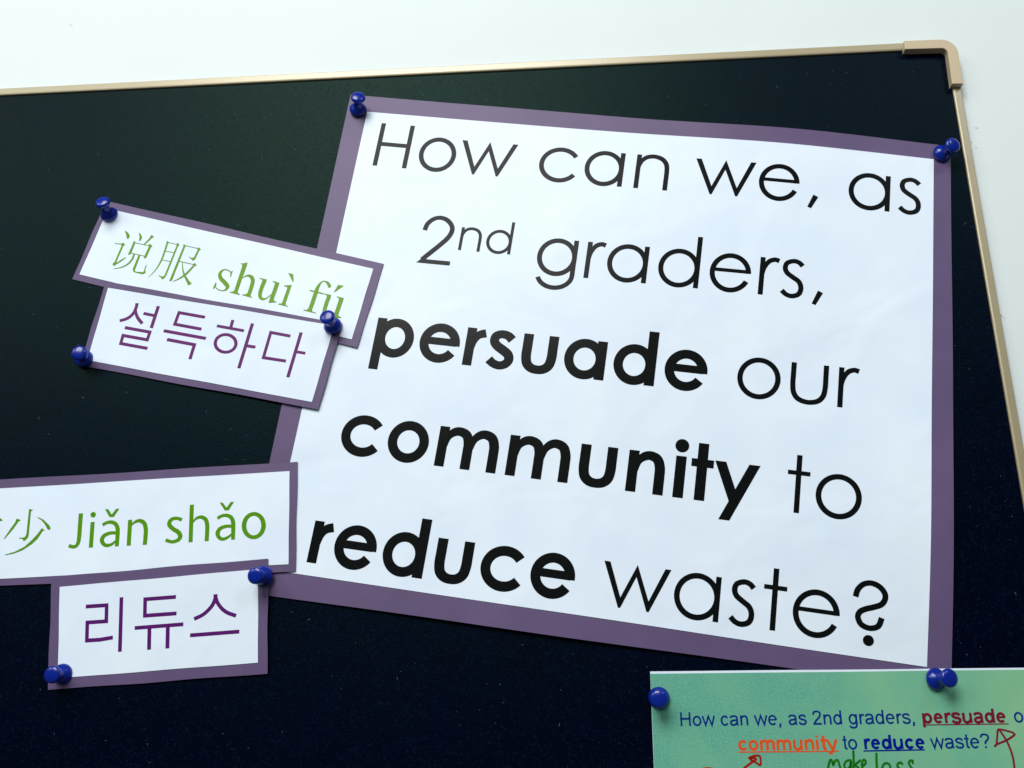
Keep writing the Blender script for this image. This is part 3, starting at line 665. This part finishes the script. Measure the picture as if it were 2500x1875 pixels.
# ------------------------------------------------------------------ glyph skeletons of the big poster (mm, x-height 20)
RW = 2.45
REG = {
 'H': [('s', 2.5, [(1.25, 0), (1.25, 26.3)]), ('s', 2.5, [(17.5, 0), (17.5, 26.3)]), ('s', 2.4, [(2.4, 13.5), (16.3, 13.5)])],
 'o': [('e', 10.15, 10, 10.15, 10.5, 2.55, 0, 360)],
 'c': [('e', 11, 10, 11, 10.5, 2.55, 35, 325)],
 'a': [('e', 10.2, 10, 10.2, 10.5, 2.55, 0, 360), ('s', 2.45, [(19.2, 0), (19.2, 20)])],
 'd': [('e', 10.2, 10, 10.2, 10.5, 2.55, 0, 360), ('s', 2.45, [(19.3, 0), (19.3, 27.9)])],
 'e': [('e', 10.1, 10, 10.1, 10.5, 2.55, 1.5, 335), ('s', 1.9, [(1.6, 11.2), (19.4, 11.2)])],
 'g': [('e', 10.2, 10, 10.2, 10.5, 2.55, 0, 360), ('s', 2.45, [(19.1, 20), (19.1, .4)]), ('e', 10.35, .5, 9.98, 8.5, 2.4, 0, -163)],
 'n': [('s', 2.45, [(1.23, 0), (1.23, 20)]), ('c', [(1.5, 11.0, 1.4), (2.3, 15.2, 2.0), (4.6, 18.3, 2.4), (8.7, 19.4, 2.4), (13.0, 18.2, 2.5), (15.5, 15.2, 2.5), (16.1, 11, 2.45), (16.1, 5, 2.45), (16.1, 0, 2.45)])],
 'u': [('c', [(1.23, 20, 2.45), (1.23, 14, 2.45), (1.25, 9, 2.45), (1.95, 4.7, 2.5), (4.4, 1.8, 2.5), (8.75, .75, 2.4), (13.1, 1.8, 2.5), (15.5, 4.7, 2.5), (16.2, 9, 2.45), (16.22, 14, 2.45), (16.22, 20, 2.45)])],
 'r': [('s', 2.45, [(1.23, 0), (1.23, 20)]), ('c', [(1.5, 9.5, 1.5), (2.2, 14.2, 2.0), (4.1, 17.8, 2.4), (6.9, 19.2, 2.4), (9.2, 18.7, 2.5)])],
 's': [('c', [(10.2, 17.1, 2.5), (8.4, 18.8, 2.4), (5.8, 19.4, 2.4), (2.7, 18.1, 2.4), (1.9, 15.4, 2.5), (2.9, 12.9, 2.5), (5.6, 10.9, 2.5), (8.8, 8.7, 2.5), (10.05, 5.5, 2.5), (9.2, 2.2, 2.5), (6.1, .75, 2.4), (3.2, 1.4, 2.4), (1.0, 3.3, 2.5)])],
 't': [('s', 2.45, [(3.65 + 1.23, 0), (3.65 + 1.23, 27.3)]), ('s', 2.05, [(0, 18.75), (10.1, 18.75)])],
 'w': [('p', [(0, 20.1), (2.8, 20.1), (9.05, 4.7), (15.25, 20.3), (21.75, 4.7), (27.8, 20.1), (30.5, 20.1), (22.3, 0), (21.3, 0), (15.25, 14.7), (9.5, 0), (8.5, 0)])],
 ',': [('p', [(2.6, 5.0), (5.1, 3.9), (1.9, -2.8), (0, -2.1)])],
 '2': [('c', [(1.2, 18.7, 2.5), (2.05, 22.5, 2.5), (4.9, 25.6, 2.4), (8.5, 26.6, 2.4), (12.3, 25.4, 2.5), (15.1, 22.3, 2.5), (15.5, 19.0, 2.6), (14.0, 15.3, 2.6), (10.8, 11.2, 2.6), (6.5, 6.3, 2.6), (2.6, 1.9, 2.5)]), ('p', [(0, 0), (17.7, 0), (17.7, 2.35), (2.2, 2.35)])],
 '?': [('c', [(1.25, 19.7, 2.5), (2.0, 22.9, 2.5), (4.2, 25.5, 2.4), (7.5, 26.5, 2.4), (11.1, 25.4, 2.5), (13.5, 22.7, 2.5), (13.6, 20.0, 2.5), (12.1, 17.7, 2.5), (9.0, 16.2, 2.5), (5.6, 14.9, 2.5), (3.3, 13.3, 2.5), (2.7, 10.9, 2.5), (4.3, 8.1, 2.5), (7.9, 7.0, 2.4), (11.4, 8.4, 2.5), (12.7, 12.1, 2.5)]), ('d', 7.6, 1.7, 2.35)],
}
BOLD = {
 'p': [('s', 4.8, [(2.4, -7.6), (2.4, 20)]), ('e', 10.6, 10, 9.65, 10.5, 4.6, 0, 360)],
 'e': [('e', 10.25, 10, 10.25, 10.5, 4.6, -6, 327), ('s', 3.9, [(2.2, 10.85), (18.6, 10.85)])],
 'o': [('e', 10.15, 10, 10.15, 10.5, 4.7, 0, 360)],
 'c': [('e', 11, 10, 11, 10.5, 4.65, 37, 323)],
 'a': [('e', 10.0, 10, 10.0, 10.5, 4.6, 0, 360), ('s', 4.85, [(18.0, 0), (18.0, 20)])],
 'd': [('e', 10.0, 10, 10.0, 10.5, 4.6, 0, 360), ('s', 4.9, [(18.1, 0), (18.1, 27.9)])],
 'r': [('s', 4.75, [(2.38, 0), (2.38, 20)]), ('c', [(3.6, 9.3, 2.4), (4.3, 13.4, 3.2), (6.2, 16.5, 4.1), (9.6, 17.8, 4.4)])],
 's': [('c', [(11.8, 15.8, 4.6), (9.4, 17.7, 4.4), (6.2, 18.2, 4.3), (3.5, 16.9, 4.5), (3.0, 14.2, 4.6), (4.7, 11.9, 4.7), (7.8, 10.0, 4.8), (10.7, 7.9, 4.8), (11.5, 5.1, 4.6), (9.9, 2.7, 4.4), (7.0, 1.8, 4.3), (4.0, 2.6, 4.3), (1.6, 4.4, 4.5)])],
 'u': [('c', [(2.42, 20, 4.85), (2.42, 13, 4.85), (2.45, 8.4, 4.85), (3.3, 4.6, 4.8), (5.6, 2.4, 4.6), (8.75, 1.75, 4.4), (11.9, 2.4, 4.6), (14.2, 4.6, 4.8), (15.05, 8.4, 4.85), (15.1, 13, 4.85), (15.1, 20, 4.85)])],
 'm': [('s', 4.8, [(2.4, 0), (2.4, 20)]), ('c', [(3.7, 10.5, 2.4), (4.6, 14.8, 3.2), (7.0, 17.5, 4.1), (10.0, 18.3, 4.4), (13.4, 16.9, 4.7), (14.9, 13.2, 4.8), (15.05, 9, 4.8), (15.05, 4, 4.8), (15.05, 0, 4.8)]),
       ('c', [(16.4, 10.5, 2.4), (17.3, 14.8, 3.4), (19.7, 17.5, 4.1), (22.6, 18.3, 4.4), (26.0, 16.9, 4.7), (27.5, 13.2, 4.8), (27.7, 9, 4.8), (27.7, 4, 4.8), (27.7, 0, 4.8)])],
 'n': [('s', 4.8, [(2.4, 0), (2.4, 20)]), ('c', [(3.7, 10.3, 2.4), (4.7, 14.8, 3.2), (7.0, 17.4, 4.1), (10.0, 18.3, 4.4), (13.4, 16.9, 4.7), (14.9, 13.2, 4.8), (15.1, 9, 4.85), (15.1, 4, 4.85), (15.1, 0, 4.85)])],
 'i': [('s', 4.9, [(2.45, 0), (2.45, 20)]), ('d', 2.3, 25.0, 3.25)],
 't': [('s', 4.85, [(5.02, 0), (5.02, 27.4)]), ('s', 3.85, [(0, 17.8), (10.35, 17.8)])],
 'y': [('p', [(0, 19.9), (5.1, 19.9), (10.2, 7.5), (15.7, 19.9), (20.8, 19.9), (8.7, -7.5), (3.7, -7.5), (7.65, 1.5)])],
}
def xf(pr, X, sx=1.0, sy=None):
    """place a skeleton primitive: X maps (x, y) to board (u, v); widths scale with sx"""
    sy = sx if sy is None else sy
    f = lambda p: X(p[0] * sx, p[1] * sy); sw = (sx + sy) / 2
    k = pr[0]
    if k == 'p': return ('p', [f(p) for p in pr[1]])
    if k == 's': return ('s', pr[1] * sw, [f(p) for p in pr[2]])
    if k in ('c', 'k', 'o'): return (k, [f(p) + (p[2] * sw,) for p in pr[1]])
    if k == 'd': return ('d',) + f((pr[1], pr[2])) + (pr[3] * sw,)
    if k == 'e':
        _, cx, cy, rx, ry, w, a0, a1 = pr
        full = abs(a1 - a0) >= 360; n = max(8, int(abs(a1 - a0) / 7)); P = []
        for i in range(n if full else n + 1):
            t = math.radians(a0 + (a1 - a0) * i / n)
            P.append(f((cx + (rx - w / 2) * math.cos(t), cy + (ry - w / 2) * math.sin(t))) + (w * sw,))
        return ('o', P) if full else ('c', P)

# ------------------------------------------------------------------ poster and flash cards
INFO = {
 'poster': ('poster', 'large white poster in purple mount asking how 2nd graders can persuade the community', 'poster', 'paper signs in purple mounts'),
 'shui': ('word_card', 'purple mounted card with green Chinese characters and shuì fú, upper left of the big poster', 'card', 'paper signs in purple mounts'),
 'seol': ('word_card', 'purple mounted card with plum Korean word of four syllables, overlapping the shuì fú card', 'card', 'paper signs in purple mounts'),
 'jian': ('word_card', 'purple mounted card with green Jiǎn shǎo, cut by the photo edge', 'card', 'paper signs in purple mounts'),
 'ri': ('word_card', 'purple mounted card with three plum Korean syllables, below the Jiǎn shǎo card', 'card', 'paper signs in purple mounts'),
}
SUB = {}
for n_, key in enumerate(('poster', 'shui', 'seol', 'jian', 'ri')):
    d = DATA['sheets'][key]; Q = d['outer']; S = Sheet(Q, d['h'])
    name, label, cat, grp = INFO[key]
    c = lerp_quad(Q, .5, .5)
    root = empty(name, W(c[0], c[1], 0)); tag(root, label, cat, grp)
    nx, ny = (76, 64) if key == 'poster' else (24, 10)
    sheet_mesh('mount', Q, S.top, 0, .3, 'purple_card', root, nx, ny, 20 + n_, .22)
    ws = sheet_mesh('white_sheet', d['inner'], S.top, .25, .24, 'white_paper', root, nx, ny, 40 + n_, .1)
    SUB[key] = (S, ws)

# the poster's five lines
WORDS = {1: [('How', 0), ('can', 0), ('we,', 0), ('as', 0)], 2: [('2', 0), ('nd', 0), ('graders,', 0)], 3: [('persuade', 1), ('our', 0)], 4: [('community', 1), ('to', 0)], 5: [('reduce', 1), ('waste?', 0)]}
S, ws = SUB['poster']
ey = (math.sin(math.radians(8.6)), math.cos(math.radians(8.6)))
for ln in range(1, 6):
    mm, b0 = DATA['fit'][str(ln)]; th = math.atan(mm); ex = (math.cos(th), math.sin(th))
    it = iter([g for g in DATA['placed'] if g[0] == ln])
    for word, bold in WORDS[ln]:
        groups = []
        for ch in word:
            _, key, x0 = next(it); small = key.endswith('_'); key = key.rstrip('_')
            assert key == ch, (key, ch)
            y0 = 9.2 if small else 0
            X = lambda x, y, x0=x0, y0=y0: (ex[0] * (x0 + x) + ey[0] * (y0 + y), b0 + ex[1] * (x0 + x) + ey[1] * (y0 + y))
            groups.append([xf(p, X, .655 if small else 1.0) for p in (BOLD if bold else REG)[key]])
        print_obj('printed_word', groups, S.top, .31, 'black', ws, lim=7.0, label=('bold' if bold else 'thin') + ' black printed word ' + word)
# traced lettering on the small cards
for t in DATA['traced']:
    if t['sheet'] == 'card': continue
    S, ws = SUB[t['sheet']]
    print_obj(t['name'], [t['prims']], S.top, .31, t['mat'], ws)

# ------------------------------------------------------------------ green printed sheet, lower right
d = DATA['sheets']['card']; Q = d['outer']; S = Sheet(Q, d['h']); c = lerp_quad(Q, .5, .5)
root = empty('printed_sheet', W(c[0], c[1], 0))
tag(root, 'green tinted printout with blue typed question and handwritten notes at the lower right', 'sheet')
sheet_mesh('paper', Q, S.top, 0, .2, 'white_paper', root, 24, 12, 61, .06)
wash = sheet_mesh('green_print', d['inner'], S.top, .03, .02, 'wash', root, 24, 12, 62, .04)
def ar(bold):
    w = 142 if bold else 100; k = 1.05 if bold else 1.0
    sk = lambda *p: ('c', [(x, y, w) for x, y in p])
    st = lambda *p: ('s', w, list(p))
    G = {
     'H': (722, [st((125, 0), (125, 716)), st((600, 0), (600, 716)), st((125, 375), (600, 375))]),
     'o': (556, [('e', 278, 259, 246, 274, w, 0, 360)]),
     'w': (722, [('s', w * .95, [(32, 519), (190, 35), (361, 490), (535, 35), (692, 519)])]),
     'c': (500, [('e', 262, 259, 230, 274, w, 35, 325)]),
     'a': (556, [sk((75, 385), (130, 465), (260, 487), (400, 455), (440, 360), (440, 110), (480, 5)), sk((440, 290), (300, 268), (150, 240), (85, 140), (150, 48), (260, 32), (380, 85), (440, 190))]),
     'n': (556, [st((110, 0), (110, 519)), sk((115, 320), (170, 430), (290, 478), (400, 440), (440, 330), (440, 160), (440, 0))]),
     'e': (556, [('e', 278, 259, 242, 274, w, 0, 318), ('s', w * .8, [(80, 275), (490, 275)])]),
     ',': (278, [('s', w * 1.05, [(135, 95), (135, 10), (98, -120)])]),
     's': (500, [sk((420, 385), (350, 470), (240, 487), (120, 455), (90, 375), (160, 300), (260, 270), (390, 225), (430, 150), (370, 50), (250, 32), (120, 60), (70, 150))]),
     '2': (556, [sk((75, 500), (120, 635), (270, 678), (430, 620), (450, 500), (380, 370), (220, 220), (90, 60)), st((50, 42), (500, 42))]),
     'd': (556, [('e', 265, 259, 230, 274, w, 0, 360), st((450, 0), (450, 716))]),
     'g': (556, [('e', 265, 259, 230, 274, w, 0, 360), sk((450, 519), (450, 200), (450, 20), (400, -130), (260, -172), (120, -140), (85, -60))]),
     'r': (333, [st((110, 0), (110, 519)), sk((115, 310), (165, 425), (235, 475), (335, 460))]),
     'p': (556, [('e', 296, 259, 230, 274, w, 0, 360), st((110, -200), (110, 519))]),
     'u': (556, [sk((105, 519), (105, 330), (105, 165), (160, 60), (260, 36), (370, 90), (435, 200)), st((440, 0), (440, 519))]),
     'm': (833, [st((110, 0), (110, 519)), sk((115, 320), (165, 430), (270, 478), (375, 440), (412, 330), (412, 150), (412, 0)), sk((415, 320), (470, 430), (575, 478), (685, 440), (722, 330), (722, 150), (722, 0))]),
     'i': (222 if not bold else 278, [st((115, 0), (115, 519)), st((115, 620), (115, 716))]),
     't': (278, [sk((150, 690), (150, 400), (150, 130), (185, 48), (265, 50)), ('s', w * .85, [(20, 480), (265, 480)])]),
     'y': (500, [st((25, 519), (250, 40)), sk((480, 519), (370, 220), (250, -70), (180, -165), (60, -165))]),
     '?': (556, [sk((75, 520), (130, 645), (270, 685), (430, 635), (465, 520), (400, 400), (300, 320), (275, 195)), st((275, 0), (275, 95))]),
     'l': (222, [st((110, 0), (110, 716))]),
    }
    if bold:
        adv = {'o': 611, 'm': 889, 'u': 611, 'n': 611, 't': 333, 'y': 556, 'r': 389, 'd': 611, 'p': 611, 'c': 556, 's': 556}
        for c_, a_ in adv.items(): G[c_] = (a_, [xf(p, lambda x, y: (x, y), a_ / G[c_][0], 1.0) if p[0] != 's' else ('s', w * (.95 if c_ == 'w' else 1), [(x * a_ / G[c_][0], y) for x, y in p[2]]) for p in G[c_][1]])
    return G
AR = (ar(0), ar(1))
SX, SY = 7.69 / 1000, 7.96 / 1000
SP = 278
def typed(origin, ang, start, runs):
    e = (math.cos(ang), math.sin(ang)); x = start * SX
    for txt, bold, mat in runs:
        kx = SX * (1.015 if bold else 1)
        for wd in txt.split(' '):
            if wd:
                groups = []
                for ch in wd:
                    adv, prims = AR[bold][ch]
                    X = lambda a, b, x=x: (origin[0] + e[0] * (x + a) - e[1] * b, origin[1] + e[1] * (x + a) + e[0] * b)
                    groups.append([xf(p, X, kx, SY) for p in prims]); x += adv * kx
                print_obj('printed_word', groups, S.top, .06, mat, wash)
            x += SP * SX
        x -= SP * SX
A1 = math.radians(.80)
typed((32.02, -9.85), A1, -80, [('How can we, as 2nd graders, ', 0, 'ink_navy'), ('persuade', 1, 'ink_maroon')])
typed((32.02, -9.85), A1, 18030, [('our', 0, 'ink_navy')])
typed((55.96, -19.6), math.radians(.86), -45, [('community', 1, 'ink_orange'), (' to ', 0, 'ink_navy'), ('reduce', 1, 'ink_blue'), (' waste?', 0, 'ink_navy')])
ul = 0
for t in DATA['traced']:
    if t['sheet'] != 'card': continue
    print_obj(t['name'], [t['prims']], S.top, .13 if t['name'] != 'underline' else .10, t['mat'], wash)

# ------------------------------------------------------------------ push pins
def lathe(name, prof, mat, seg=40):
    vs, fs = [], []; rings = []
    for r, h in prof:
        if r < 1e-6: rings.append([len(vs)]); vs.append((0, -h * .001, 0))
        else:
            rings.append(list(range(len(vs), len(vs) + seg)))
            vs += [(r * .001 * math.cos(6.283185 * i / seg), -h * .001, r * .001 * math.sin(6.283185 * i / seg)) for i in range(seg)]
    for a, b in zip(rings, rings[1:]):
        for i in range(seg):
            j = (i + 1) % seg
            if len(a) == 1: fs.append((a[0], b[j], b[i]))
            elif len(b) == 1: fs.append((a[i], a[j], b[0]))
            else: fs.append((a[i], a[j], b[j], b[i]))
    me = bpy.data.meshes.new(name); me.from_pydata(vs, [], fs); me.materials.append(M[mat])
    bm = bmesh.new(); bm.from_mesh(me); bmesh.ops.recalc_face_normals(bm, faces=bm.faces); bm.to_mesh(me); bm.free()
    me.polygons.foreach_set('use_smooth', [True] * len(me.polygons)); me.update()
    return me
collar = lathe('collar', [(0, 0), (4.1, 0), (4.5, .08), (4.62, .3), (4.65, .7), (4.58, 1.15), (4.35, 1.6), (3.95, 2.15), (3.45, 2.65), (2.9, 3.1), (2.45, 3.6)], 'pin')
shank = lathe('shank', [(2.45, 3.6), (2.2, 4.2), (2.05, 5.0), (2.02, 5.7), (2.12, 6.4), (2.4, 7.0), (2.8, 7.5), (3.2, 7.85)], 'pin')
cap_m = lathe('head', [(3.2, 7.85), (3.6, 8.15), (3.84, 8.55), (3.92, 9.0), (3.86, 9.4), (3.62, 9.8), (3.15, 10.1), (2.4, 10.35), (1.3, 10.5), (0, 10.55)], 'pin')
needle = lathe('needle', [(0, -2.6), (.25, -2.0), (.3, .1), (0, .12)], 'steel', 10)
PINS = {
 'poster_tl': 'blue push pin in the top left corner of the big poster, seen from below',
 'poster_tr': 'blue push pin at the poster corner beside the gold side rail',
 'shui_tl': 'blue push pin at the top left corner of the card with green shuì fú',
 'seol_tr': 'blue push pin covering the end of shuì fú where two cards overlap',
 'seol_bl': 'blue push pin at the lower left corner of the four syllable Korean card',
 'ri_tr': 'blue push pin at the top right corner of the three syllable Korean card',
 'ri_bl': 'blue push pin at the bottom left corner of the three syllable Korean card',
 'card_tl': 'blue push pin seen head on in the left corner of the green printout',
 'card_tr': 'blue push pin leaning right on the top edge of the green printout',
}
pin0 = None
for key, label in PINS.items():
    u, v, h, du, dv = DATA['pins'][key]
    if pin0 is None:
        pin = pin0 = empty('push_pin', (0, 0, 0))
        for me in (collar, shank, cap_m, needle):
            o = bpy.data.objects.new(me.name, me); COL.objects.link(o); o.parent = pin0
        parts0 = list(pin0.children)
    else:
        pin = pin0.copy(); COL.objects.link(pin)
        for p in parts0:
            q = p.copy(); COL.objects.link(q); q.parent = pin
    tag(pin, label, 'push pin', 'blue push pins holding the papers')
    L_ = 8.6; ax = Vector((du * .82, -L_, dv * .82)).normalized()
    pin.rotation_euler = Vector((0, -1, 0)).rotation_difference(ax).to_euler()
    pin.scale = (1, 1.03, 1)
    pin.location = W(u, v, h)
